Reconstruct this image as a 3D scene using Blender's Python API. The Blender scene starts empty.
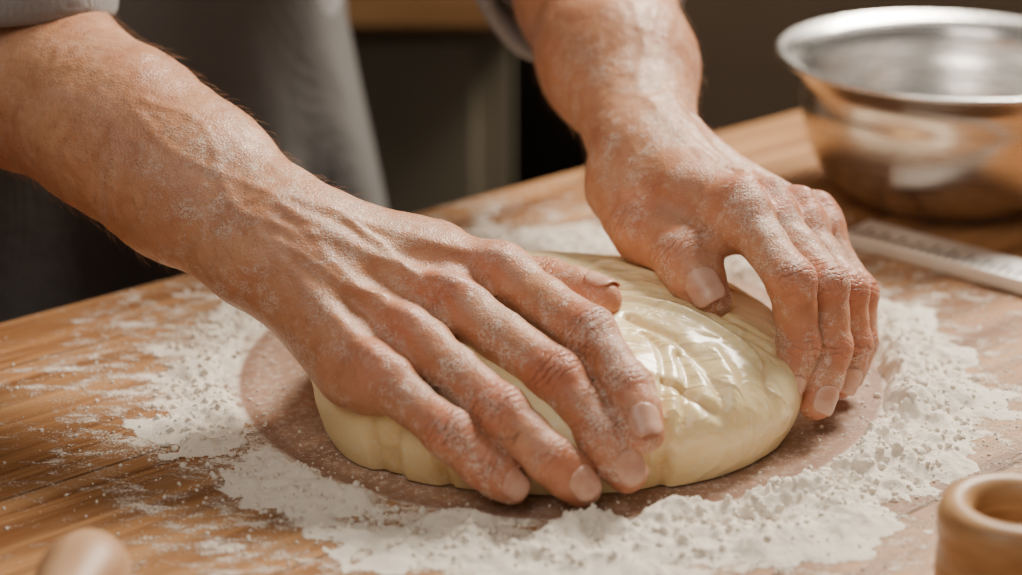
import bpy, bmesh, math, random
import numpy as np
from mathutils import Vector, Matrix
random.seed(4); RNG=np.random.RandomState(7)
T=0.80   # table top height
A=lambda *v: np.array(v,dtype=np.float64)
nrm=lambda v: v/np.linalg.norm(v)
# ---------------------------------------------------------------- noise
def _hash(ix,iy,iz,seed):
    h=(ix.astype(np.int64)*374761393+iy.astype(np.int64)*668265263+iz.astype(np.int64)*2147483647+seed*974634777)&0xffffffff
    h=((h^(h>>13))*1274126177)&0xffffffff
    return ((h^(h>>16))&0xffff)/65535.0
def vnoise(P,seed=0):
    P=np.asarray(P); i=np.floor(P).astype(np.int64); f=P-i; f=f*f*(3-2*f)
    r=0
    for dx in (0,1):
        wx=f[:,0] if dx else 1-f[:,0]
        for dy in (0,1):
            wy=f[:,1] if dy else 1-f[:,1]
            for dz in (0,1):
                wz=f[:,2] if dz else 1-f[:,2]
                r=r+wx*wy*wz*_hash(i[:,0]+dx,i[:,1]+dy,i[:,2]+dz,seed)
    return r
def fbm(P,seed=0,octv=4):
    a=.5;s=0;t=0;P=np.asarray(P,dtype=float)
    for o in range(octv):
        s=s+a*vnoise(P*(2**o)+o*17.3,seed+o);t+=a;a*=.5
    return s/t
def sstep(a,b,x):
    t=np.clip((x-a)/(b-a),0,1); return t*t*(3-2*t)
# ---------------------------------------------------------------- node helpers
def setin(nt,s,v):
    if isinstance(v,bpy.types.NodeSocket): nt.links.new(v,s)
    else:
        if s.type=='RGBA' and len(v)==3: v=(*v,1)
        s.default_value=v
class Mat:
    def __init__(s,name):
        s.m=bpy.data.materials.new(name); s.m.use_nodes=True; s.nt=s.m.node_tree
        s.b=s.nt.nodes['Principled BSDF']
    def n(s,t,inp={},**p):
        n=s.nt.nodes.new(t)
        for k,v in p.items(): setattr(n,k,v)
        for k,v in inp.items(): setin(s.nt,n.inputs[k],v)
        return n
    def mix(s,f,a,b):
        n=s.nt.nodes.new('ShaderNodeMix'); n.data_type='RGBA'
        setin(s.nt,n.inputs[0],f);setin(s.nt,n.inputs[6],a);setin(s.nt,n.inputs[7],b); return n.outputs[2]
    def ma(s,op,a,b=0.0,c=None):
        n=s.nt.nodes.new('ShaderNodeMath'); n.operation=op
        setin(s.nt,n.inputs[0],a);setin(s.nt,n.inputs[1],b)
        if c is not None: setin(s.nt,n.inputs[2],c)
        return n.outputs[0]
    def mr(s,v,a,b,c=0.0,d=1.0):
        n=s.n('ShaderNodeMapRange',{0:v,1:a,2:b,3:c,4:d},interpolation_type='SMOOTHSTEP'); return n.outputs[0]
    def noise(s,vec,scale,detail=4.0,rough=.55,dist=0.0):
        return s.n('ShaderNodeTexNoise',{'Vector':vec,'Scale':scale,'Detail':detail,'Roughness':rough,'Distortion':dist}).outputs[0]
    def pos(s): return s.n('ShaderNodeNewGeometry').outputs['Position']
    def obj(s): return s.n('ShaderNodeTexCoord').outputs['Object']
    def mapv(s,vec,scale=(1,1,1),loc=(0,0,0),rot=(0,0,0)):
        return s.n('ShaderNodeMapping',{'Vector':vec,'Scale':scale,'Location':loc,'Rotation':rot}).outputs[0]
    def bump(s,h,dist,strength=1.0,prev=None):
        d={'Height':h,'Distance':dist,'Strength':strength}
        if prev is not None: d['Normal']=prev
        return s.n('ShaderNodeBump',d).outputs[0]
    def set(s,**k):
        for a,v in k.items(): setin(s.nt,s.b.inputs[a.replace('_',' ')],v)
        return s
    def attr(s,name): return s.n('ShaderNodeAttribute',attribute_name=name).outputs['Fac']
# ---------------------------------------------------------------- materials
def mat_skin():
    M=Mat('skin'); p=M.pos()
    n1=M.noise(p,28,4,.6); n2=M.noise(p,150,4,.65); n3=M.noise(p,700,3,.6)
    red=M.attr('red'); fl=M.attr('flour')
    c=M.mix(M.mr(n1,.3,.7),(.47,.205,.105),(.60,.305,.170))
    c=M.mix(M.ma('MULTIPLY',red,.68),c,(.54,.155,.090))
    c=M.mix(M.ma('MULTIPLY',M.mr(n2,.45,.75),.40),c,(.36,.130,.066))
    kn=M.attr('kn'); ax=M.attr('ax')
    wob=M.noise(p,170,3,.6)
    ph=M.ma('ADD',M.ma('MULTIPLY',ax,2100.0),M.ma('MULTIPLY',wob,16.0))
    wave=M.ma('SINE',ph); w2=M.ma('POWER',M.ma('ADD',M.ma('MULTIPLY',wave,.5),.5),5.0)
    crease=M.ma('MULTIPLY',M.ma('MULTIPLY',w2,kn),M.mr(n2,.35,.6,.35,1.0))
    c=M.mix(M.ma('MULTIPLY',crease,.42),c,(.25,.08,.045))
    # flour dusting
    f1=M.mr(M.noise(p,65,5,.75),.46,.62); f2=M.mr(M.noise(p,1300,2,.6),.47,.58)
    f3=M.mr(M.noise(p,330,4,.7),.49,.61)
    fm=M.ma('MULTIPLY',M.ma('MAXIMUM',M.ma('MULTIPLY',f1,f2),M.ma('MULTIPLY',f3,M.ma('MULTIPLY',f1,.8))),fl)
    fm=M.ma('MINIMUM',fm,1.0)
    c=M.mix(M.ma('MULTIPLY',fm,.68),c,(.85,.75,.66))
    veil=M.ma('MULTIPLY',M.ma('MULTIPLY',M.mr(M.noise(p,40,4,.7),.42,.68),fl),.12)
    c=M.mix(veil,c,(.78,.62,.52))
    vor=M.n('ShaderNodeTexVoronoi',{'Vector':p,'Scale':1000.0}).outputs[0]
    b=M.bump(vor,.0003,.5); b=M.bump(n2,.0011,.5,b)
    b=M.bump(M.ma('SUBTRACT',1.0,crease),.0009,.85,b)
    b=M.bump(fm,.0004,.6,b)
    M.set(Base_Color=c,Roughness=M.mr(n3,.3,.7,.36,.51),Normal=b,Subsurface_Weight=.12,Subsurface_Radius=(1,.35,.2),Subsurface_Scale=.006,Specular_IOR_Level=.5)
    return M.m
def mat_nail():
    M=Mat('fingernail'); p=M.pos()
    c=M.mix(M.mr(M.noise(p,160),.35,.65),(.60,.32,.23),(.68,.42,.32))
    M.set(Base_Color=c,Roughness=.3,Subsurface_Weight=.1,Subsurface_Scale=.003,Specular_IOR_Level=.5); return M.m
def mat_cloth(name,c1,c2,scale=900):
    M=Mat(name); p=M.pos()
    w=M.n('ShaderNodeTexWave',{'Vector':M.mapv(p,rot=(0,0,.7)),'Scale':scale*.25,'Distortion':1.0}).outputs['Fac']
    c=M.mix(M.noise(p,scale,2),c1,c2)
    b=M.bump(M.noise(p,30,3),.006,.5); b=M.bump(w,.0005,.4,b)
    M.set(Base_Color=c,Roughness=.9,Normal=b,Sheen_Weight=.15); return M.m
def mat_dough():
    M=Mat('dough'); p=M.pos()
    n=M.noise(p,30,4,.6)
    c=M.mix(M.mr(n,.3,.7),(.93,.725,.365),(.97,.80,.46))
    cre=M.attr('crease'); film=M.attr('film')
    w=M.noise(M.mapv(p,scale=(1.0,2.2,1.0),rot=(0,0,.55)),20,2,.45,.4)
    rid=M.ma('MAXIMUM',M.ma('SUBTRACT',1.0,M.ma('ABSOLUTE',M.ma('MULTIPLY',M.ma('SUBTRACT',w,.5),8.0))),0.0)
    wb=M.noise(M.mapv(p,scale=(1.0,2.6,1.4),rot=(0,0,.9),loc=(3,1,0)),44,2,.5,.6)
    ridb=M.ma('MAXIMUM',M.ma('SUBTRACT',1.0,M.ma('ABSOLUTE',M.ma('MULTIPLY',M.ma('SUBTRACT',wb,.5),10.0))),0.0)
    ridf=M.ma('MULTIPLY',M.ma('ADD',M.ma('POWER',rid,1.6),M.ma('MULTIPLY',ridb,.28)),M.ma('ADD',M.ma('MULTIPLY',film,.8),.2))
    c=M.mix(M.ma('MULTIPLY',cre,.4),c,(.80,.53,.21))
    c=M.mix(M.ma('MULTIPLY',M.mr(M.noise(p,420,4,.7),.52,.66),.5),c,(.95,.89,.78))
    b=M.bump(n,.002,.4); b=M.bump(M.noise(p,200,4,.6),.0007,.5,b)
    b=M.bump(ridf,.0015,.65,b)
    M.set(Base_Color=c,Roughness=M.ma('SUBTRACT',.52,M.ma('MULTIPLY',film,.22)),Normal=b,Subsurface_Weight=.2,Subsurface_Radius=(1,.8,.5),Subsurface_Scale=.006,
          Coat_Weight=M.ma('MULTIPLY',film,.65),Coat_Roughness=.13)
    return M.m
def mat_flour():
    M=Mat('flour'); p=M.pos()
    c=M.mix(M.noise(p,300,3),(.84,.76,.65),(.93,.87,.78))
    b=M.bump(M.noise(p,650,4,.75),.0013,.7)
    M.set(Base_Color=c,Roughness=1.0,Normal=b,Specular_IOR_Level=.1); return M.m
def mat_table():
    M=Mat('oiled_oak'); o=M.obj(); p=M.pos()
    sx=M.n('ShaderNodeSeparateXYZ',{0:o}); 
    row=M.ma('DIVIDE',M.ma('ADD',sx.outputs[1],3.0),.118)
    idx=M.ma('FLOOR',row); fr=M.ma('FRACT',row)
    rnd=M.n('ShaderNodeTexWhiteNoise',{'W':idx},noise_dimensions='1D').outputs[0]
    off=M.n('ShaderNodeCombineXYZ',{0:M.ma('MULTIPLY',rnd,7.0),1:0.0,2:M.ma('MULTIPLY',rnd,3.0)}).outputs[0]
    vec=M.n('ShaderNodeVectorMath',{0:o,1:off},operation='ADD').outputs[0]
    g1=M.noise(M.mapv(vec,scale=(1.8,30,30)),1.8,7,.68,.9)
    g2=M.noise(M.mapv(vec,scale=(6,260,260)),1.2,4,.65,.1)
    g3=M.noise(M.mapv(vec,scale=(1.4,9,9)),2.0,4,.55,1.2)
    c=M.mix(M.mr(g1,.36,.62),(.14,.052,.017),(.49,.25,.105))
    c=M.mix(M.ma('MULTIPLY',M.mr(g2,.38,.62),.60),c,(.20,.083,.030))
    c=M.mix(M.ma('MULTIPLY',M.mr(g3,.4,.7),.5),c,(.55,.32,.155))
    c=M.mix(M.ma('MULTIPLY',rnd,.3),c,(.33,.145,.055))
    seam=M.ma('MULTIPLY',M.mr(M.ma('ABSOLUTE',M.ma('SUBTRACT',fr,.5)),.491,.497),.75)
    # flour film on wood
    wp=M.n('ShaderNodeSeparateXYZ',{0:p})
    dx=M.ma('SUBTRACT',wp.outputs[0],.022); dy=M.ma('SUBTRACT',wp.outputs[1],.034)
    r=M.ma('SQRT',M.ma('ADD',M.ma('MULTIPLY',dx,dx),M.ma('MULTIPLY',dy,dy)))
    big=M.noise(p,17,5,.68,1.0); med=M.noise(M.mapv(p,scale=(.6,1.2,1)),85,6,.72,.4); fine=M.noise(p,900,3,.7)
    rr=M.ma('ADD',r,M.ma('MULTIPLY',M.ma('SUBTRACT',big,.5),.20))
    inner=M.mr(r,.148,.1445)
    seam=M.ma('MULTIPLY',seam,M.ma('SUBTRACT',1.0,M.ma('MULTIPLY',inner,.75)))
    c=M.mix(seam,c,(.07,.032,.015))
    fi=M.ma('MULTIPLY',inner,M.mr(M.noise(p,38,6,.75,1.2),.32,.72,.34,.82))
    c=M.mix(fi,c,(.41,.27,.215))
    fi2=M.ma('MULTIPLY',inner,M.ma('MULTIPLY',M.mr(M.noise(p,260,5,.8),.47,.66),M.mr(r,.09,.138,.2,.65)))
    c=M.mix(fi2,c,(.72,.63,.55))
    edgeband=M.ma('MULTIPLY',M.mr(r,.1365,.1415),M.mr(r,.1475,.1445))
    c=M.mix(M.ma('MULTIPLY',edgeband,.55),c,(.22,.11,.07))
    out=M.mr(r,.1435,.147)
    tex=M.ma('ADD',M.ma('MULTIPLY',med,.62),M.ma('MULTIPLY',fine,.38))
    dens=M.ma('MAXIMUM',M.mr(rr,.245,.160,0.0,1.10),M.ma('MULTIPLY',M.mr(rr,.40,.18),.82))
    thr=M.ma('SUBTRACT',.70,M.ma('MULTIPLY',dens,.25))
    dust=M.ma('MULTIPLY',M.ma('MULTIPLY',M.mr(M.ma('SUBTRACT',tex,thr),-.01,.085),.90),out)
    c=M.mix(dust,c,(.85,.77,.67))
    b=M.bump(g1,.0015,.3); b=M.bump(g2,.0006,.4,b); b=M.bump(M.ma('SUBTRACT',1.0,seam),.002,.6,b); b=M.bump(dust,.0010,.6,b)
    rough=M.ma('ADD',M.mr(g1,.3,.7,.36,.50),M.ma('MULTIPLY',M.ma('MAXIMUM',dust,fi),.45))
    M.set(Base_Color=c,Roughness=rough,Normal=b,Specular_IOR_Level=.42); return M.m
def mat_wood(name,c1,c2,rough=.45,axis=(60,60,6)):
    M=Mat(name); o=M.obj()
    g=M.noise(M.mapv(o,scale=axis),3,5,.6,.6)
    c=M.mix(M.mr(g,.3,.7),c1,c2)
    M.set(Base_Color=c,Roughness=rough,Normal=M.bump(g,.0006,.3)); return M.m
def mat_plain(name,c,rough=.6,metal=0.0,var=.15,scale=12):
    M=Mat(name); n=M.noise(M.obj(),scale,4,.6)
    c2=tuple(x*(1-var*2) for x in c)
    M.set(Base_Color=M.mix(n,c2,c),Roughness=rough,Metallic=metal); return M.m
def mat_steel(name,c,rough,streak=(8,8,500)):
    M=Mat(name); o=M.obj()
    g=M.noise(M.mapv(o,scale=streak),2,3,.6)
    M.set(Base_Color=c,Metallic=1.0,Roughness=M.mr(g,.3,.7,rough*.8,rough*1.25),Normal=M.bump(g,.0002,.15)); return M.m
SKIN=mat_skin(); NAIL=mat_nail(); HAIR=mat_plain('arm_hair',(.42,.24,.13),.5)
# ---------------------------------------------------------------- object helpers
def link(o,parent=None):
    bpy.context.scene.collection.objects.link(o)
    if parent is not None:
        o.parent=parent; o.matrix_parent_inverse=Matrix.Translation(parent.location).inverted()
    return o
def empty(name,loc=(0,0,0)):
    e=bpy.data.objects.new(name,None); e.location=loc; e.empty_display_size=.05
    bpy.context.scene.collection.objects.link(e); return e
def mesh_obj(name,V,F,mat,parent=None,smooth=True):
    me=bpy.data.meshes.new(name); me.from_pydata(np.asarray(V,float).tolist(),[],[list(map(int,f)) for f in F]); me.update()
    if smooth: me.polygons.foreach_set('use_smooth',[True]*len(me.polygons))
    me.materials.append(mat); o=bpy.data.objects.new(name,me)
    return link(o,parent)
def box(name,lo,hi,mat,parent=None,bev=.003):
    lo=np.array(lo,float);hi=np.array(hi,float); c=(lo+hi)/2; s=hi-lo
    bm=bmesh.new(); bmesh.ops.create_cube(bm,size=1); bmesh.ops.scale(bm,vec=s,verts=bm.verts)
    if bev>0: bmesh.ops.bevel(bm,geom=bm.edges[:],offset=bev,segments=2,affect='EDGES',profile=.6)
    me=bpy.data.meshes.new(name); bm.to_mesh(me); bm.free(); me.materials.append(mat)
    o=bpy.data.objects.new(name,me); o.location=c
    return link(o,parent)
def lathe(name,prof,mat,loc,parent=None,seg=96,axis=None,mat2=None,split=None):
    V=[];F=[];n=len(prof)
    for i in range(seg):
        a=2*math.pi*i/seg
        for r,z in prof: V.append((r*math.cos(a),r*math.sin(a),z))
    for i in range(seg):
        j=(i+1)%seg
        for k in range(n-1): F.append((i*n+k,j*n+k,j*n+k+1,i*n+k+1))
    me=bpy.data.meshes.new(name); me.from_pydata(V,[],F); me.materials.append(mat)
    if mat2:
        me.materials.append(mat2)
        for i,pl in enumerate(me.polygons): pl.material_index=1 if (i%(n-1))>=split else 0
    me.update()
    bm=bmesh.new(); bm.from_mesh(me); bmesh.ops.remove_doubles(bm,verts=bm.verts,dist=1e-5); bmesh.ops.recalc_face_normals(bm,faces=bm.faces); bm.to_mesh(me); bm.free()
    me.polygons.foreach_set('use_smooth',[True]*len(me.polygons))
    o=bpy.data.objects.new(name,me); o.location=loc
    if axis is not None: o.rotation_euler=Vector(axis).to_track_quat('Z','Y').to_euler()
    return link(o,parent)
def spl(pts,n=6):
    P=[A(*p) for p in pts]; P=[2*P[0]-P[1]]+P+[2*P[-1]-P[-2]]; out=[]
    for i in range(1,len(P)-2):
        for k in range(n):
            t=k/n;a,b,c,d=P[i-1:i+3]
            out.append(.5*((2*b)+(-a+c)*t+(2*a-5*b+4*c-d)*t*t+(-a+3*b-3*c+d)*t**3))
    out.append(P[-2]); return np.array(out)
# ---------------------------------------------------------------- SDF modelling
class Grid:
    def __init__(s,lo,hi,h):
        s.lo=np.array(lo,float); s.h=h; s.n=np.ceil((np.array(hi)-s.lo)/h).astype(int)+1
        s.F=np.full(s.n,.03,np.float32)
    def sl(s,prims,m=.014):
        lo=np.min([np.minimum(p[0]-max(p[2],p[3]),p[1]-max(p[2],p[3])) for p in prims],0)-m
        hi=np.max([np.maximum(p[0]+max(p[2],p[3]),p[1]+max(p[2],p[3])) for p in prims],0)+m
        a=np.clip(((lo-s.lo)/s.h).astype(int),0,s.n-1); b=np.clip(((hi-s.lo)/s.h).astype(int)+2,1,s.n)
        return tuple(slice(a[i],b[i]) for i in range(3))
    def ax(s,sl):
        return [(s.lo[i]+s.h*np.arange(sl[i].start,sl[i].stop)).astype(np.float32).reshape([-1 if j==i else 1 for j in range(3)]) for i in range(3)]
def smin(a,b,k):
    h=np.clip(.5+.5*(b-a)/k,0,1); return b*(1-h)+a*h-k*h*(1-h)
def cone(X,p):
    a,b,ra,rb=p[:4]; n,f=(p[4],p[5]) if len(p)>4 else (None,1)
    d=b-a; L=max(float(d@d),1e-12)
    qx,qy,qz=X[0]-np.float32(a[0]),X[1]-np.float32(a[1]),X[2]-np.float32(a[2])
    t=np.clip((qx*d[0]+qy*d[1]+qz*d[2])/L,0,1).astype(np.float32)
    qx=qx-t*np.float32(d[0]);qy=qy-t*np.float32(d[1]);qz=qz-t*np.float32(d[2])
    r=ra+(rb-ra)*t
    if n is not None:
        dn=(qx*n[0]+qy*n[1]+qz*n[2])*(1/f-1)
        qx=qx+dn*n[0];qy=qy+dn*n[1];qz=qz+dn*n[2]
    D=np.sqrt(qx*qx+qy*qy+qz*qz)-r
    return (D*(f if n is not None else 1)).astype(np.float32)
def add(G,F,prims,k):
    for p in prims:
        s=G.sl([p]); F[s]=smin(F[s],cone(G.ax(s),p),k)
def nets(G,F):
    S=F<0; n=F.shape
    cnt=sum(S[dx:n[0]-1+dx,dy:n[1]-1+dy,dz:n[2]-1+dz].astype(np.int8) for dx in(0,1) for dy in(0,1) for dz in(0,1))
    m=(cnt>0)&(cnt<8); idx=np.full(m.shape,-1,np.int64); I=np.argwhere(m); idx[m]=np.arange(len(I))
    acc=np.zeros((len(I),3));c=np.zeros(len(I))
    cor=[(x,y,z) for x in(0,1) for y in(0,1) for z in(0,1)]
    for a in cor:
        for ax in range(3):
            if a[ax]==0:
                b=list(a);b[ax]=1
                fa=F[I[:,0]+a[0],I[:,1]+a[1],I[:,2]+a[2]];fb=F[I[:,0]+b[0],I[:,1]+b[1],I[:,2]+b[2]]
                x=(fa<0)!=(fb<0); t=np.where(x,fa/np.where(x,fa-fb,1),0)
                pt=np.array(a)[None,:]+t[:,None]*(np.array(b)-np.array(a))[None,:]
                acc[x]+=pt[x];c[x]+=1
    V=G.lo+G.h*(I+acc/c[:,None]); Q=[]
    for ax in range(3):
        u,v=[(1,2),(2,0),(0,1)][ax]
        s0=[slice(None)]*3;s1=[slice(None)]*3;s0[ax]=slice(0,-1);s1[ax]=slice(1,None)
        a=S[tuple(s0)];b=S[tuple(s1)]; E=np.argwhere(a!=b)
        E=E[(E[:,u]>0)&(E[:,v]>0)&(E[:,u]<n[u]-1)&(E[:,v]<n[v]-1)]
        ins=a[E[:,0],E[:,1],E[:,2]]
        def g(du,dv):
            e=E.copy();e[:,u]-=du;e[:,v]-=dv;return idx[e[:,0],e[:,1],e[:,2]]
        q=np.stack([g(1,1),g(0,1),g(0,0),g(1,0)],1); q[~ins]=q[~ins][:,::-1]; Q.append(q)
    return V,np.concatenate(Q)
def seg_dist(P,a,b):
    d=b-a; t=np.clip(((P-a)@d)/max(d@d,1e-12),0,1); return np.linalg.norm(P-a-t[:,None]*d,axis=1)
def vnormals(V,Q):
    n=np.cross(V[Q[:,2]]-V[Q[:,0]],V[Q[:,3]]-V[Q[:,1]]); N=np.zeros_like(V)
    for i in range(4): np.add.at(N,Q[:,i],n)
    return N/np.maximum(np.linalg.norm(N,axis=1),1e-12)[:,None]
def ridge(V,N,pts,proj,amp,width):
    lo=pts.min(0)-.03;hi=pts.max(0)+.03
    s=np.where(np.all((V>lo)&(V<hi),1)&((N@proj)>.05))[0]
    if len(s)==0:return
    P=V[s]; Pp=P-np.outer(P@proj,proj); q=pts-np.outer(pts@proj,proj); D=np.full(len(s),9.)
    for a,b in zip(q[:-1],q[1:]): D=np.minimum(D,seg_dist(Pp,a,b))
    w=np.exp(-(D/width)**2)*sstep(.05,.45,N[s]@proj)*amp
    V[s]+=N[s]*w[:,None]
def build_arm(name,D,parent,res):
    W=D['W'];g=nrm(D['g']);M=[f[0] for f in D['fingers']]
    Mm=(M[1]+M[2])/2; a=nrm(Mm-W); g=nrm(g-a*(g@a)); s=M[0]-M[3]; s=nrm(s-a*(s@a)-g*(s@g))
    allp=np.array([W,D['F1'],D['E'],D['U']]+[p for f in D['fingers'] for p in f]+D['thumb'])
    G=Grid(allp.min(0)-.055,allp.max(0)+.055,res); P=G.F
    fl=D.get('flat',.70); gw=nrm(D.get('gw',g))
    arm=[(W,W*.45+D['F1']*.55,D['rw'],D['rf']*.96,gw,fl+.05),(W*.45+D['F1']*.55,D['F1'],D['rf']*.96,D['rf'],gw,fl+.14),
         (D['F1'],D['F1']*.4+D['E']*.6,D['rf'],D['re'],gw,.9),(D['F1']*.4+D['E']*.6,D['E'],D['re'],D['re']*.95,gw,.92),(D['E'],D['U'],D['re']*.95,D['re']*1.05),
         (W,W+a*.014,D['rw'],D['rw']*.93,g,fl)]
    add(G,P,arm,.012)
    pal=[];off=[.014,.005,-.005,-.014]
    for i in range(4):
        b=W+s*off[i]+a*.012
        pal+= [(b+g*.002,M[i]-g*.001,.0125,.0118),(b-g*.008,M[i]-g*.009,.012,.0114)]
    hy=D.get('hy',.014)
    pal+= [(W-s*hy-g*.005+a*.01,M[3]-a*.012-g*.009-s*.001,.0135,.0130),
           (W+s*.013-g*.004+a*.01,M[0]-a*.03-g*.004,.015,.012)]
    add(G,P,pal,.009)
    th=D['thumb']; add(G,P,[(th[0],th[1],.0185,.0155),(th[0]*.4+th[1]*.6,M[0]*.5+W*.5-g*.006,.011,.012)],.013)
    kn=[(M[i]+g*.0045-a*.001,M[i]+g*.0033+nrm(D['fingers'][i][1]-M[i])*.004,.0102,.0098) for i in range(4)]
    add(G,P,kn,.004)
    Fm=P.copy()
    fr=D['fr']
    for i,f in enumerate(D['fingers']):
        r=fr[i]; r0,r1,r2,r3=.0104*r,.0104*r,.0091*r,.0074*r
        m1=(f[0]+f[1])/2;m2=(f[1]+f[2])/2;m3=f[2]*.45+f[3]*.55
        pr=[(f[0],m1,r0,.0095*r),(m1,f[1],.0095*r,r1),(f[1],m2,r1,.0087*r),(m2,f[2],.0087*r,r2),(f[2],m3,r2,.0086*r),(m3,f[3],.0086*r,r3)]
        sl=G.sl(pr); X=G.ax(sl); Fi=np.full([x.stop-x.start for x in sl],.03,np.float32)
        for p in pr: Fi=smin(Fi,cone(X,p),.0030)
        Fm[sl]=np.minimum(Fm[sl],smin(Fi,P[sl],.008))
    tr=D['tr']; pr=[(th[1],(th[1]+th[2])/2,.0135*tr,.0112*tr),((th[1]+th[2])/2,th[2],.0112*tr,.0118*tr),(th[2],th[2]*.5+th[3]*.5,.0118*tr,.0110*tr),(th[2]*.5+th[3]*.5,th[3],.0110*tr,.0090*tr)]
    sl=G.sl(pr); X=G.ax(sl); Fi=np.full([x.stop-x.start for x in sl],.03,np.float32)
    for p in pr: Fi=smin(Fi,cone(X,p),.003)
    Fm[sl]=np.minimum(Fm[sl],smin(Fi,P[sl],.009))
    V,Q=nets(G,Fm)
    N=vnormals(V,Q)
    # tendons, hollows, veins
    for i in range(4):
        b=W+s*off[i]*.55+g*.012
        ridge(V,N,np.array([b-a*.005,M[i]*.75+b*.25,M[i]+g*.01]),g,.0010,.0034)
    for i in range(3):
        ridge(V,N,np.array([W*.35+.65*(M[i]+M[i+1])/2,(M[i]+M[i+1])/2+a*.004]),g,-.0022,.005)
    for k,(o1,o2,o3,o4) in enumerate([(.010,.004,-.006,.012),(-.012,-.004,.008,-.006)]):
        p0=Mm-a*.02+s*o1; p1=W+a*.03+s*o2; p2=W-a*.01+s*o3; p3=W*.5+D['F1']*.5+s*o4
        ridge(V,N,spl([p0,p1,p2,p3,p3*.4+D['F1']*.6],5),g,.0005,.0024)
    ridge(V,N,spl([M[2]-a*.015+s*.006,M[2]*.6+W*.4-s*.004,M[3]*.4+W*.6+s*.004,W+a*.01-s*.01],5),g,.0010,.0020)
    ridge(V,N,spl([M[1]-a*.01-s*.006,M[1]*.6+W*.4+s*.006,W*.7+M[0]*.3+s*.004],5),g,.0010,.0019)
    N=vnormals(V,Q)
    d=(fbm(V*55,3,3)-.5)*.0018+(fbm(V*240,5,2)-.5)*.0005
    V=V+N*d[:,None]
    # attributes
    axv=np.zeros(len(V));kn=np.zeros(len(V));red=np.zeros(len(V));flr=np.full(len(V),.20);best=np.full(len(V),9.)
    chains=[list(x) for x in D['fingers']]+[list(D['thumb'])]
    for ci,c in enumerate(chains):
        gd=D['tg'] if ci==4 else D['ng']*.6+g*.4
        for j in (0,1,2) if ci<4 else (1,2):
            J=c[j]; dr=nrm(c[j+1]-c[j]) if j==0 else nrm(nrm(c[j+1]-c[j])+nrm(c[j]-c[j-1]))
            gj=nrm(gd-dr*(gd@dr))
            q=V-J; al=q@dr; rd=np.linalg.norm(q,axis=1)
            m=np.exp(-(al/(.0065 if j==1 or ci==4 else .0042))**2)*sstep(.022,.015,rd)*sstep(.05,.75,N@gj)
            if j==0: m=m*.3
            if j==2: m=m*.8
            u=rd<best; axv[u]=al[u]; best[u]=rd[u]; kn=np.maximum(kn,m)
            red=np.maximum(red,np.exp(-(np.linalg.norm(V-J-gj*.008,axis=1)/.013)**2)*(1 if j<2 else .75))
        red=np.maximum(red,np.exp(-(np.linalg.norm(V-c[3],axis=1)/.013)**2)*.85)
        dd=np.minimum.reduce([seg_dist(V,c[k],c[k+1]) for k in range(3)])
        flr=np.maximum(flr,sstep(.03,.01,dd)*.9)
        flr=np.maximum(flr,sstep(.03,.008,np.linalg.norm(V-c[3],axis=1)))
    flr=np.maximum(flr,.85*sstep(.11,.02,np.linalg.norm(V-W,axis=1)))
    z=A(0,0,T)
    o=mesh_obj(name,V+z,Q,SKIN,parent)
    for nm,arr in (('ax',axv),('kn',kn),('red',red),('flour',flr)):
        at=o.data.attributes.new(nm,'FLOAT','POINT'); at.data.foreach_set('value',arr.astype(np.float32))
    # fine hair on the forearm
    fa=nrm(W-D['E']); cand=np.where(((V-W)@fa<.012)&(np.linalg.norm(V-D['U'],axis=1)>.05))[0]
    pk=RNG.choice(cand,3200,replace=False); HV=[];HF=[]
    for q in pk:
        p0=V[q];n0=N[q]; side=np.cross(n0,fa); L=.004+.005*RNG.rand(); sw=RNG.randn()*.5
        dr=fa-n0*(fa@n0)+side*sw; dr=dr/np.linalg.norm(dr); sd=nrm(np.cross(dr,n0)); k=len(HV)
        for j,(t,hh,wd) in enumerate([(0,0,1.),(.5,.22,.8),(1,.30,.3)]):
            pt=p0+dr*L*t+n0*L*hh*1.3
            for an in (0,2.1,4.2): HV.append(pt+(sd*math.cos(an)+n0*math.sin(an))*.00005*wd)
        for j in range(2):
            for m in range(3): HF.append((k+j*3+m,k+j*3+(m+1)%3,k+j*3+3+(m+1)%3,k+j*3+3+m))
    mesh_obj(name+'_hair',np.array(HV)+z,HF,HAIR,parent)
    # nails
    def nail(nm,dip,tip,rd,rt,gg,w,L,fm):
        d=nrm(tip-dip); n=nrm(gg-d*(gg@d)); sd=np.cross(d,n); nu,nv=15,19; V=[];F=[]
        tot=np.linalg.norm(tip-dip)
        for i in range(nv):
            v=i/(nv-1); x=-L*.64+v*L
            r=rt+(rd-rt)*np.clip(-x/(tot*fm),0,1)+.00055
            hh=r if x<0 else r-.62*(r-math.sqrt(max(r*r-x*x,0)))
            ws=math.sqrt(max(1-(1-v/.35)**2,0)) if v<.35 else (1 if v<.65 else math.sqrt(max(1-((v-.65)/.40)**2,.03)))
            for j in range(nu):
                u=-1+2*j/(nu-1); al=u*ws*w/r
                V.append(tip+d*x+n*(hh+.00050-.0006*abs(u)**4-(r-r*math.cos(al))*1.0)+sd*r*math.sin(al))
        for i in range(nv-1):
            for j in range(nu-1): F.append((i*nu+j,i*nu+j+1,(i+1)*nu+j+1,(i+1)*nu+j))
        o=mesh_obj(nm,np.array(V)+z,F,NAIL,parent)
        md=o.modifiers.new('s','SOLIDIFY');md.thickness=.0006;md.offset=0
    for i,(f,nm) in enumerate(zip(D['fingers'],('index','middle','ring','little'))):
        r=fr[i]; nail(name+'_'+nm+'_nail',f[2],f[3],.0086*r,.0074*r,D['ng'],.0064*r,.0122*r,.45)
    nail(name+'_thumb_nail',th[2],th[3],.0110*tr,.0090*tr,D['tg'],.0080*tr,.0148*tr,.5)
    return o
baker=empty('baker',(-.28,.345,0))
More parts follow.
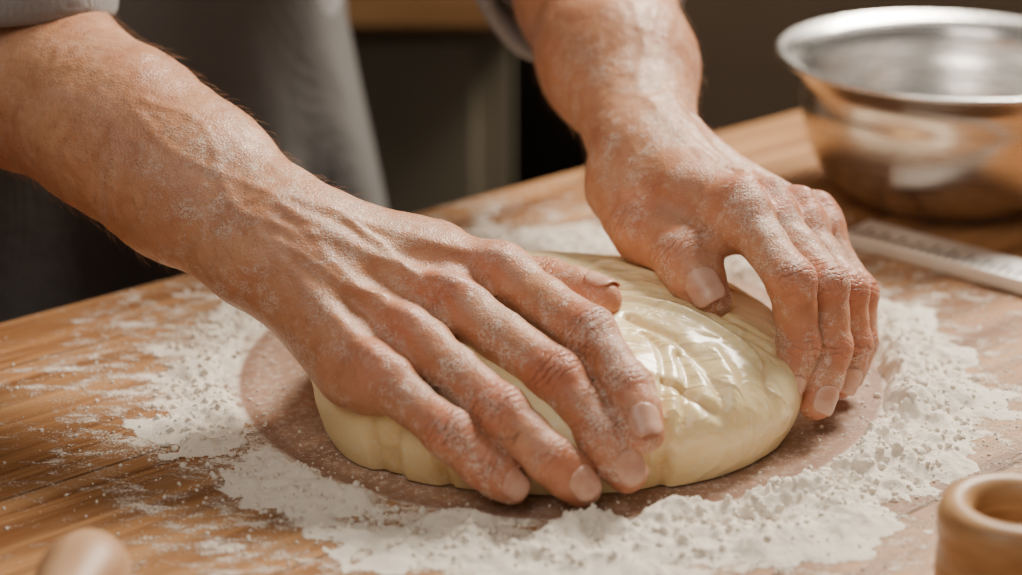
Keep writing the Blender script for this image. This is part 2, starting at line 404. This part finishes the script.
RH=dict(W=A(-.098,-.018,.080),g=A(-.1,-.55,.83),F1=A(-.171,.039,.111),E=A(-.262,.130,.132),U=A(-.275,.160,.200),rw=.0290,rf=.0365,re=.044,flat=.70,hy=.0115,
 fingers=[(A(-.004,-.020,.067),A(.0315,-.060,.0560),A(.0460,-.082,.0430),A(.0515,-.098,.0305)),
          (A(-.0245,-.037,.062),A(.018,-.077,.045),A(.036,-.094,.0275),A(.0455,-.0990,.0140)),
          (A(-.0405,-.055,.054),A(-.0044,-.090,.036),A(.0155,-.104,.022),A(.0270,-.105,.011)),
          (A(-.0535,-.0725,.0445),A(-.024,-.099,.031),A(-.0115,-.1045,.020),A(.0000,-.103,.010))],
 fr=[1.08,1.10,1.06,.97],thumb=[A(-.075,.005,.065),A(-.030,.010,.058),A(.016,-.004,.056),A(.038,-.027,.058)],tr=.94,ng=A(.15,-.75,.6),tg=A(-.15,.55,.85))
LH=dict(W=A(.064,.078,.088),g=A(.2,.2,.95),F1=A(.043,.208,.130),E=A(.02,.33,.17),U=A(-.01,.36,.25),rw=.0250,rf=.0390,re=.045,flat=.80,
 fingers=[(A(.097,.007,.086),A(.1160,-.028,.067),A(.1200,-.032,.040),A(.1140,-.038,.022)),
          (A(.111,.019,.080),A(.1320,-.016,.061),A(.1350,-.025,.035),A(.1280,-.037,.015)),
          (A(.1255,.032,.072),A(.1435,-.002,.052),A(.1465,-.009,.030),A(.1415,-.016,.015)),
          (A(.136,.045,.065),A(.152,.018,.043),A(.153,.008,.024),A(.148,.002,.011))],
 fr=[1.0,.98,.94,.88],thumb=[A(.0528,.063,.076),A(.0616,.028,.069),A(.0743,.001,.066),A(.0840,-.014,.053)],tr=1.08,ng=A(.36,-.9,.12),tg=A(-.15,-.75,.6))
build_arm('right_arm',RH,baker,.0012)
build_arm('left_arm',LH,baker,.0012)
# ---------------------------------------------------------------- clothes
SHIRT=mat_cloth('grey_shirt_cloth',(.20,.20,.21),(.28,.28,.29)); APR=mat_cloth('charcoal_apron_cloth',(.072,.068,.067),(.105,.100,.100))
TRO=mat_cloth('dark_trouser_cloth',(.014,.014,.017),(.022,.022,.026))
C=A(-.285,.345); tt=A(.77,.64); tn=A(.64,-.77)
def TP(u,v,z): 
    q=C+tt*u+tn*v; return A(q[0],q[1],z)
G=Grid(A(-.66,-.02,-.05),A(.15,.75,.66),.006); 
n3=A(tn[0],tn[1],0)
sh=[(TP(-.07,0,.0),TP(-.08,0,.40),.125,.125,n3,.85),(TP(.07,0,.0),TP(.08,0,.40),.125,.125,n3,.85),(TP(-.13,0,.50),TP(.13,0,.50),.075,.075),(TP(0,0,.5),TP(0,.02,.58),.065,.058)]
add(G,G.F,sh,.05)
def sleeve(sho,E,cuff,r0,r1,r2):
    add(G,G.F,[(sho,E,r0,r1),(E,cuff,r1,r2)],.02)
Rcu=A(-.255,.113,.158); Rax=A(.03,-.10,-.33)
sleeve(TP(-.18,0,.48),A(-.268,.150,.26),A(-.255,.128,.202),.07,.068,.062)
Lcu=A(.036,.245,.141); sleeve(TP(.18,0,.48),LH['E'],Lcu+(LH['E']-Lcu)*.25,.07,.056,.053)
V,Q=nets(G,G.F); N=vnormals(V,Q); V=V+N*((fbm(V*A(14,14,22),9,3)-.5)*.022)[:,None]
mesh_obj('shirt',V+A(0,0,T),Q,SHIRT,baker)
def cuff(nm,c,ax,r,L):
    ax=nrm(ax); u=nrm(np.cross(ax,A(0.3,1,.1))); w=np.cross(ax,u); prof=[(-.5,.90),(-.5,1.0),(-.42,1.07),(.0,1.09),(.42,1.07),(.5,1.0),(.47,.93),(.2,.90),(-.3,.9)]
    V=[];F=[];n=64;m=len(prof)
    for i in range(n):
        a=2*math.pi*i/n; wob=1+.035*math.sin(3*a+1)+.02*math.sin(7*a)
        for x,rr in prof: V.append(c+ax*L*x*(1+.12*math.sin(2*a))+(u*math.cos(a)+w*math.sin(a))*r*rr*wob)
    for i in range(n):
        for k in range(m): F.append((i*m+k,((i+1)%n)*m+k,((i+1)%n)*m+(k+1)%m,i*m+(k+1)%m))
    o=mesh_obj(nm,np.array(V)+A(0,0,T),F,SHIRT,baker); s=o.modifiers.new('s','SUBSURF');s.levels=1;s.render_levels=1
cuff('right_rolled_cuff',Rcu,Rax,.067,.045); cuff('left_rolled_cuff',Lcu,Lcu-LH['E'],.052,.05)
# trousers
G=Grid(A(-.64,.02,-.80),A(.1,.72,.05),.008)
add(G,G.F,[(TP(-.06,0,-.03),TP(.06,0,-.03),.125,.125,n3,.85),(TP(-.09,0,-.08),TP(-.10,.0,-.42),.095,.07),(TP(-.10,0,-.42),TP(-.10,-.02,-.75),.07,.055),
   (TP(.09,0,-.08),TP(.10,0,-.42),.095,.07),(TP(.10,0,-.42),TP(.10,-.02,-.75),.07,.055)],.03)
V,Q=nets(G,G.F); N=vnormals(V,Q); V=V+N*((fbm(V*A(12,12,9),19,3)-.5)*.02)[:,None]
mesh_obj('trousers',V+A(0,0,T),Q,TRO,baker)
SHOE=mat_plain('shoe_leather',(.03,.025,.02),.5)
for sx,nm in ((-1,'right_shoe'),(1,'left_shoe')):
    lo=TP(sx*.10,-.06,0); G=Grid(A(lo[0]-.2,lo[1]-.25,-.82),A(lo[0]+.25,lo[1]+.2,-.66),.006)
    add(G,G.F,[(TP(sx*.10,-.05,-.755),TP(sx*.11,.12,-.77),.045,.032),(TP(sx*.1,-.03,-.74),TP(sx*.1,-.03,-.70),.045,.05)],.02)
    G.F[:,:,:]=np.maximum(G.F,(-.799-G.ax((slice(0,G.n[0]),slice(0,G.n[1]),slice(0,G.n[2])))[2]))
    V,Q=nets(G,G.F); mesh_obj(nm,V+A(0,0,T),Q,SHOE,baker)
# apron
V=[];F=[];nu,nv=160,60
for j in range(nv):
    v=j/(nv-1); z=.30-.80*v
    for i in range(nu):
        a=-2.0+4.0*i/(nu-1)
        k=min(max((z-.05)/.25,0),1)
        aa=a*(1-.45*k)
        low=min(max((.12-z)/.3,0),1)
        fold=.008*math.sin(a*9+z*4)+.005*math.sin(a*17+1.3+z*9)
        ru=.200+.05*low+fold*low*1.6; rv=.128+.025*low+fold*low*1.4+.004*math.sin(z*30+a*3)
        V.append(TP(ru*math.sin(aa),rv*math.cos(aa),z))
for j in range(nv-1):
    for i in range(nu-1): F.append((j*nu+i,j*nu+i+1,(j+1)*nu+i+1,(j+1)*nu+i))
o=mesh_obj('apron',np.array(V)+A(0,0,T),F,APR,baker); s=o.modifiers.new('s','SOLIDIFY');s.thickness=.003
# ---------------------------------------------------------------- dough
nu,nv=460,220; uu,vv=np.meshgrid(np.linspace(0,2*np.pi,nu,endpoint=False),np.linspace(0,1,nv),indexing='ij')
ang=vv*(np.pi*.5+.62)
rho=np.abs(np.sin(np.minimum(ang,np.pi/2)))**.95; rho=np.where(ang>np.pi/2,1-.13*(ang-np.pi/2)**1.6,rho)
zz=np.where(ang<np.pi/2,np.abs(np.cos(ang))**.88,-np.sin(ang-np.pi/2)*.58/.58)
c,s_=np.cos(uu),np.sin(uu); sup=(np.abs(c)**2.25+np.abs(s_)**2.25)**(-1/2.25)
zw=.019
ryy=np.where(s_>0,.084,.0965)
X=.0195+.1065*rho*c*sup; Y=-.001+ryy*rho*s_*sup; Z=zw+(.0390)*np.maximum(zz,0)+zw*1.05*np.minimum(zz,0)/.58
P=np.stack([X,Y,Z],-1).reshape(-1,3)
low=sstep(.5,.8,vv).reshape(-1); U=uu.reshape(-1)
Nn=np.stack([c*rho,s_*rho*1.0,np.maximum(np.cos(ang),-.2)],-1).reshape(-1,3); Nn/=np.linalg.norm(Nn,axis=1)[:,None]
disp=(fbm(P*18,11,2)-.5)*.008+(fbm(P*A(45,65,55),13,3)-.5)*.0022
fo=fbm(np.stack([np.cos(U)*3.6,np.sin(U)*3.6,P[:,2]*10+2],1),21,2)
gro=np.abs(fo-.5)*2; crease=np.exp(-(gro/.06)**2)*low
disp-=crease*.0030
film=sstep(.012,.045,P[:,0]+.020*(fbm(P*30,4,2)-.5))*sstep(.09,-.0,P[:,1])
def surf_curve(pts,amp,w):
    global disp,crease
    q=spl([(x,y,0) for x,y in pts],6); D=np.full(len(P),9.); P2=P*A(1,1,0)
    for a,b in zip(q[:-1],q[1:]): D=np.minimum(D,seg_dist(P2,a,b))
    up=sstep(.0,.3,Nn[:,2]); disp+=amp*np.exp(-(D/w)**2)*up
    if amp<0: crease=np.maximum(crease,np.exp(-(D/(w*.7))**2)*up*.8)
for pts,amp,w in [([(.045,.055),(.07,.03),(.10,.02)],-.0020,.0024),([(.05,-.02),(.075,-.028),(.10,-.05)],.0022,.0030),([(.05,-.035),(.07,-.05),(.085,-.075)],-.0026,.0024),
   ([(.045,-.008),(.07,-.012),(.105,-.03)],-.0022,.0020),([(.04,.02),(.065,.005),(.09,-.0)],.0016,.0028),([(.0,.06),(.03,.07),(.06,.062)],-.0020,.0024),([(.01,.045),(.035,.05),(.055,.04)],-.0016,.0020),
   ([(.070,-.058),(.072,-.07),(.068,-.09)],-.0034,.003),([(.082,-.052),(.088,-.066),(.088,-.082)],.0022,.003),([(.056,-.046),(.062,-.06),(.060,-.085)],-.0022,.0020),
   ([(.062,-.075),(.078,-.080),(.09,-.078)],-.0024,.002),([(.095,-.035),(.108,-.04),(.115,-.03)],-.0020,.002),([(.03,.03),(.05,.03),(.075,.02)],-.0014,.0016),([(.085,-.03),(.1,-.045),(.104,-.066)],-.0020,.0020)]: surf_curve(pts,amp,w)
P=P+Nn*disp[:,None]; P[:,2]=np.maximum(P[:,2],.0008)
F=[]
for i in range(nu):
    a=i*nv;b=((i+1)%nu)*nv
    for j in range(nv-1): F.append((a+j,a+j+1,b+j+1,b+j))
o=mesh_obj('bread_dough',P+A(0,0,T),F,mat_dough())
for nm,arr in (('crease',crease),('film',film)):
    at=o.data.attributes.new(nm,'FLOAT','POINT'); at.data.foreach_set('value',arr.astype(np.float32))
bm=bmesh.new();bm.from_mesh(o.data);bmesh.ops.remove_doubles(bm,verts=bm.verts,dist=1e-6);bmesh.ops.recalc_face_normals(bm,faces=bm.faces);bm.to_mesh(o.data);bm.free()
# ---------------------------------------------------------------- flour
h=.0010; xs=np.arange(-.24,.27,h); ys=np.arange(-.18,.24,h); gx,gy=np.meshgrid(xs,ys,indexing='ij')
p=np.stack([gx.ravel(),gy.ravel(),np.zeros(gx.size)],1)
w=(fbm(p*18,31,3)-.5)*.030; w2=(fbm(p*60,35,3)-.5)*.010
dx=p[:,0]-.022;dy=p[:,1]-.034; r=np.hypot(dx,dy); th=np.arctan2(dy,dx)
rr=r+w*.35+w2
amp=.55+.45*np.cos(th+.75); amp=np.clip(amp,.30,1)
wide=.011+.011*sstep(.4,1,amp)
prof=np.exp(-((rr-.154)/.0070)**2)+(.34+.45*amp)*np.exp(-((rr-.168)/wide)**2)
prof*=sstep(.1440,.1485,r+w2*.25)
n1=fbm(p*62,41,4); n2=fbm(p*420,45,3); cl=np.abs(fbm(p*100,49,3)-.5)*2
H=.0088*prof*(.35+.65*amp)*np.clip(1.8*n1-.33,0,2)+prof*.0012*(n2-.5)*2+prof*.0024*(.4-cl*2)*(.4+amp)
pat=fbm(p*30,61,4); fall=sstep(.26,.165,r)*sstep(.143,.151,r)
H+=.0030*sstep(.48,.66,pat)*fall*(.3+n1)+.0014*fall*(n2-.5)
H-=.0018+.0014*(n2-.3)
H=H.reshape(gx.shape); keep=(H[:-1,:-1]+H[1:,:-1]+H[:-1,1:]+H[1:,1:])/4>-.0002
Z=np.where(H>0,H,H*.3)
Vf=np.stack([gx,gy,np.maximum(Z,-.0004)+.0002],-1).reshape(-1,3)
ny=len(ys); I,J=np.where(keep); a=I*ny+J; Fq=np.stack([a,a+ny,a+ny+1,a+1],1)
used=np.unique(Fq); mp=-np.ones(len(Vf),int); mp[used]=np.arange(len(used)); Vf=Vf[used];Fq=mp[Fq]
bm=bmesh.new(); bmesh.ops.create_icosphere(bm,subdivisions=2,radius=1); iv=np.array([v.co[:] for v in bm.verts]); ifc=np.array([[v.index for v in f.verts] for f in bm.faces]); bm.free()
nc=11000; rad=.163+RNG.randn(nc)*.016; rad[:4200]=.172+np.abs(RNG.randn(4200))*.048; rad[4200:4700]=.10+RNG.rand(500)*.043
an=RNG.rand(nc)*2*np.pi
big_=np.zeros(nc); big_[-200:]=1; rad[-200:]=.160+RNG.randn(200)*.009; an[-200:]=-.75+RNG.randn(200)*1.1
ok=(rad>.149)|(rad<.143); rad=rad[ok];an=an[ok];big_=big_[ok]; sz=.00018+.0010*RNG.rand(len(rad))**5; sz*=np.where((rad<.185)&(rad>.145),1.25,.7)
sz=np.where(big_>0,.0010+.0015*RNG.rand(len(rad))**2,sz)
cx=.022+rad*np.cos(an);cy=.034+rad*np.sin(an)
ti=(np.clip(((cx-xs[0])/h).astype(int),0,len(xs)-1),np.clip(((cy-ys[0])/h).astype(int),0,len(ys)-1)); cz=np.maximum(H[ti],0)+sz*np.where(big_>0,.1,.4)
ids=np.where((cx*(-.64)+cy*.77)<.222)[0]
jn=np.stack([fbm(iv*1.8+q*7.7,77,3) for q in range(24)])   # lumpy clump shapes
jit=(.35+1.3*jn[RNG.randint(0,24,len(ids))])[:,:,None]
CV=(iv[None]*jit*sz[ids][:,None,None]+np.stack([cx,cy,cz],1)[ids][:,None,:]).reshape(-1,3)
CF=(ifc[None]+(np.arange(len(ids))*len(iv))[:,None,None]).reshape(-1,3)+len(Vf)
mesh_obj('scattered_flour',np.concatenate([Vf,CV])+A(0,0,T),Fq.tolist()+CF.tolist(),mat_flour())
# ---------------------------------------------------------------- table
rz=math.atan2(.64,.77)
tb=empty('wooden_table',(0,0,0)); 
TM=mat_table(); LEG=mat_wood('table_leg_oak',(.22,.11,.05),(.38,.21,.10))
edge=A(-.0615,.244)
def tab_part(nm,u0,u1,v0,v1,z0,z1,mat,bev):
    b=box(nm,(u0,v0,z0),(u1,v1,z1),mat,None,bev); l=A(*b.location)
    q=edge+tt*l[0]+tn*l[1]; b.location=(q[0],q[1],l[2]); b.rotation_euler=(0,0,rz); b.parent=tb
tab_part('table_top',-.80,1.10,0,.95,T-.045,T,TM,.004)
for u in (-.74,1.04):
    for v in (.06,.89): tab_part('leg',u-.035,u+.035,v-.035,v+.035,0,T-.045,LEG,.004)
for v in (.05,.90): tab_part('apron_rail',-.70,1.0,v-.012,v+.012,T-.14,T-.045,LEG,.002)
for u in (-.75,1.05): tab_part('end_rail',u-.012,u+.012,.08,.87,T-.14,T-.045,LEG,.002)
# ---------------------------------------------------------------- bowl
ST=mat_steel('brushed_steel',(.82,.81,.80),.24); ST_TINT=mat_steel('reflection_tinted_steel',(.62,.55,.48),.27)  # outer steel: brown of the reflected table wood tinted into its colour
prof=[(0,.0),(.042,.0),(.047,.0015),(.058,.008),(.068,.0205),(.0745,.036),(.0775,.052),(.0778,.062),(.0795,.070),(.085,.0765),(.0905,.0795),(.0925,.0815),(.0918,.0832),(.0895,.0828),(.083,.0795),(.0778,.0725),(.0762,.062),(.0757,.052),(.0725,.0365),(.066,.022),(.056,.0105),(.042,.0045),(0,.004)]
pr=spl([(a,0,b) for a,b in prof],5); lathe('mixing_bowl',[(max(q[0],0)*1.05,q[2]*1.01) for q in pr],ST_TINT,(.2445,.277,T+.0003),seg=128,mat2=ST,split=48)
# ---------------------------------------------------------------- ruler
ru=empty('metal_ruler',(.1838,.203,T)); d=nrm(A(.071,-.063)); ang=math.atan2(d[1],d[0])
RM=mat_steel('satin_steel',(.86,.86,.86),.5,(6,300,300)); DK=mat_plain('engraved_black',(.04,.04,.04),.6)
def rp(nm,lo,hi,mat,bev=.0006):
    b=box(nm,lo,hi,mat,None,bev); b.parent=ru; return b
ru.rotation_euler=(0,0,ang)
rp('bar',(0,-.0135,.0002),(.32,.0135,.0085),RM,.0012)
tv=[];tf=[]
for i in range(1,62):
    x=.005*i; L=.013 if i%2==0 else .008; w=.0008; y1=-.012; k=len(tv)
    tv+=[(x-w,y1,.0087),(x+w,y1,.0087),(x+w,y1+L,.0087),(x-w,y1+L,.0087)]; tf.append((k,k+1,k+2,k+3))
me=bpy.data.meshes.new('graduations');me.from_pydata(tv,[],tf);me.materials.append(DK);o=bpy.data.objects.new('graduations',me);bpy.context.scene.collection.objects.link(o);o.parent=ru
# ---------------------------------------------------------------- wooden ring & rolling pin
WR=mat_wood('turned_beech',(.33,.17,.07),(.52,.31,.15),.4,(8,8,60))
prof=[(.0135,.0),(.023,.0),(.0250,.0025),(.0258,.012),(.0255,.022),(.0248,.0245),(.0262,.0275),(.0266,.034),(.0250,.0395),(.0215,.0415),(.0175,.0410),(.0150,.0385),(.0138,.034),(.0132,.02),(.0135,0)]
lathe('wooden_napkin_ring',prof,WR,(.1765,-.175,T+.0003),seg=80)
rpn=empty('rolling_pin',(0,0,T)); PW=mat_wood('rolling_pin_beech',(.44,.24,.13),(.58,.37,.22),.45,(40,40,5))
hd=nrm(A(-.12,-.99,0)); st=A(-.146,-.196,T+.024)
prof=[(0,-.0175),(.003,-.0170),(.0045,-.0158),(.0085,-.0140),(.0135,-.008),(.0160,.0),(.0155,.008),(.0125,.022),(.0105,.04),(.0115,.06),(.0125,.075),(.006,.078)]
def lathe_dir(nm,prof,c,d):
    o=lathe(nm,prof,PW,tuple(c),None,64,tuple(d)); o.location=Vector(c)-Vector((0,0,T)); o.parent=rpn
lathe_dir('handle',prof,st,hd)
lathe_dir('barrel',[(0,0),(.019,0),(.0225,.003),(.024,.008),(.024,.232),(.0225,.237),(.019,.24),(0,.24)],st+hd*.08,hd)
lathe_dir('far_handle',[(.006,-.002),(.0125,0),(.0115,.015),(.0105,.035),(.0115,.05),(.0145,.063),(.0158,.073),(.0150,.08),(.0115,.087),(.006,.091),(0,.0915)],st+hd*.322,hd)
# ---------------------------------------------------------------- room
FL=mat_plain('floor_dark_tile',(.06,.05,.04),.5); WL=mat_plain('wall_paint_dark',(.11,.085,.062),.8)
CB=mat_plain('cabinet_olive_paint',(.27,.235,.175),.55); CT=mat_wood('counter_oak',(.46,.23,.09),(.62,.35,.16),.45,(4,40,40)); DKM=mat_plain('dark_appliance_enamel',(.085,.060,.042),.4)
box('floor',(-2.6,-2.4,-.05),(2.6,2.0,0),FL,bev=0); box('wall_back',(-2.6,1.95,0),(2.6,2.05,2.6),WL,bev=0); box('wall_left',(-2.65,-2.4,0),(-2.55,2.0,2.6),WL,bev=0)
kc=empty('kitchen_counter',(0,0,0))
box('countertop',(-1.9,.855,.752),(.016,1.5,.80),CT,kc,.004)
box('carcass',(-1.88,.90,.09),(0,1.48,.752),CB,kc,.002); box('plinth',(-1.86,.94,.0),(-.02,1.46,.09),DKM,kc,.0)
for i in range(4):
    x1=-.03-.46*i; box('door_panel',(x1-.44,.882,.11),(x1,.90,.735),CB,kc,.004); box('handle',(x1-.40,.862,.66),(x1-.385,.882,.72),ST,kc,.003)
oc=empty('oven_cabinet',(0,0,0))
box('body',(.10,1.35,.0),(1.6,1.93,.9),DKM,oc,.004); box('front_door',(.14,1.325,.12),(.80,1.35,.78),DKM,oc,.006); box('side_door',(.84,1.325,.12),(1.56,1.35,.78),DKM,oc,.006)
# ---------------------------------------------------------------- lights
def area(nm,loc,tgt,size,power,col):
    L=bpy.data.lights.new(nm,'AREA'); L.shape='RECTANGLE'; L.size=size[0];L.size_y=size[1]; L.energy=power; L.color=col
    o=bpy.data.objects.new(nm,L); o.location=loc; o.rotation_euler=(Vector(tgt)-Vector(loc)).to_track_quat('-Z','Y').to_euler(); link(o)
area('window_light',(.66,.80,T+1.05),(.03,0,T+.03),(.50,.50),55,(1,.89,.74))
area('added_camera_fill',(-.5,-1.0,T+1.5),(0,.05,T),(1.0,1.0),10.5,(1,.89,.76))  # added soft fill from the camera side, not a lamp of the kitchen
w=bpy.data.worlds.new('world'); bpy.context.scene.world=w; w.use_nodes=True; w.node_tree.nodes['Background'].inputs[0].default_value=(.55,.48,.41,1); w.node_tree.nodes['Background'].inputs[1].default_value=.32
# ---------------------------------------------------------------- camera
cam=bpy.data.cameras.new('camera'); cam.lens=70; cam.sensor_width=36; co=bpy.data.objects.new('camera',cam); link(co)
co.location=(0,-.795,T+.366); co.rotation_euler=(math.radians(90-21.5),0,0)
cam.dof.use_dof=True; cam.dof.focus_distance=.825; cam.dof.aperture_fstop=4.4
cam.clip_start=.02
bpy.context.scene.camera=co
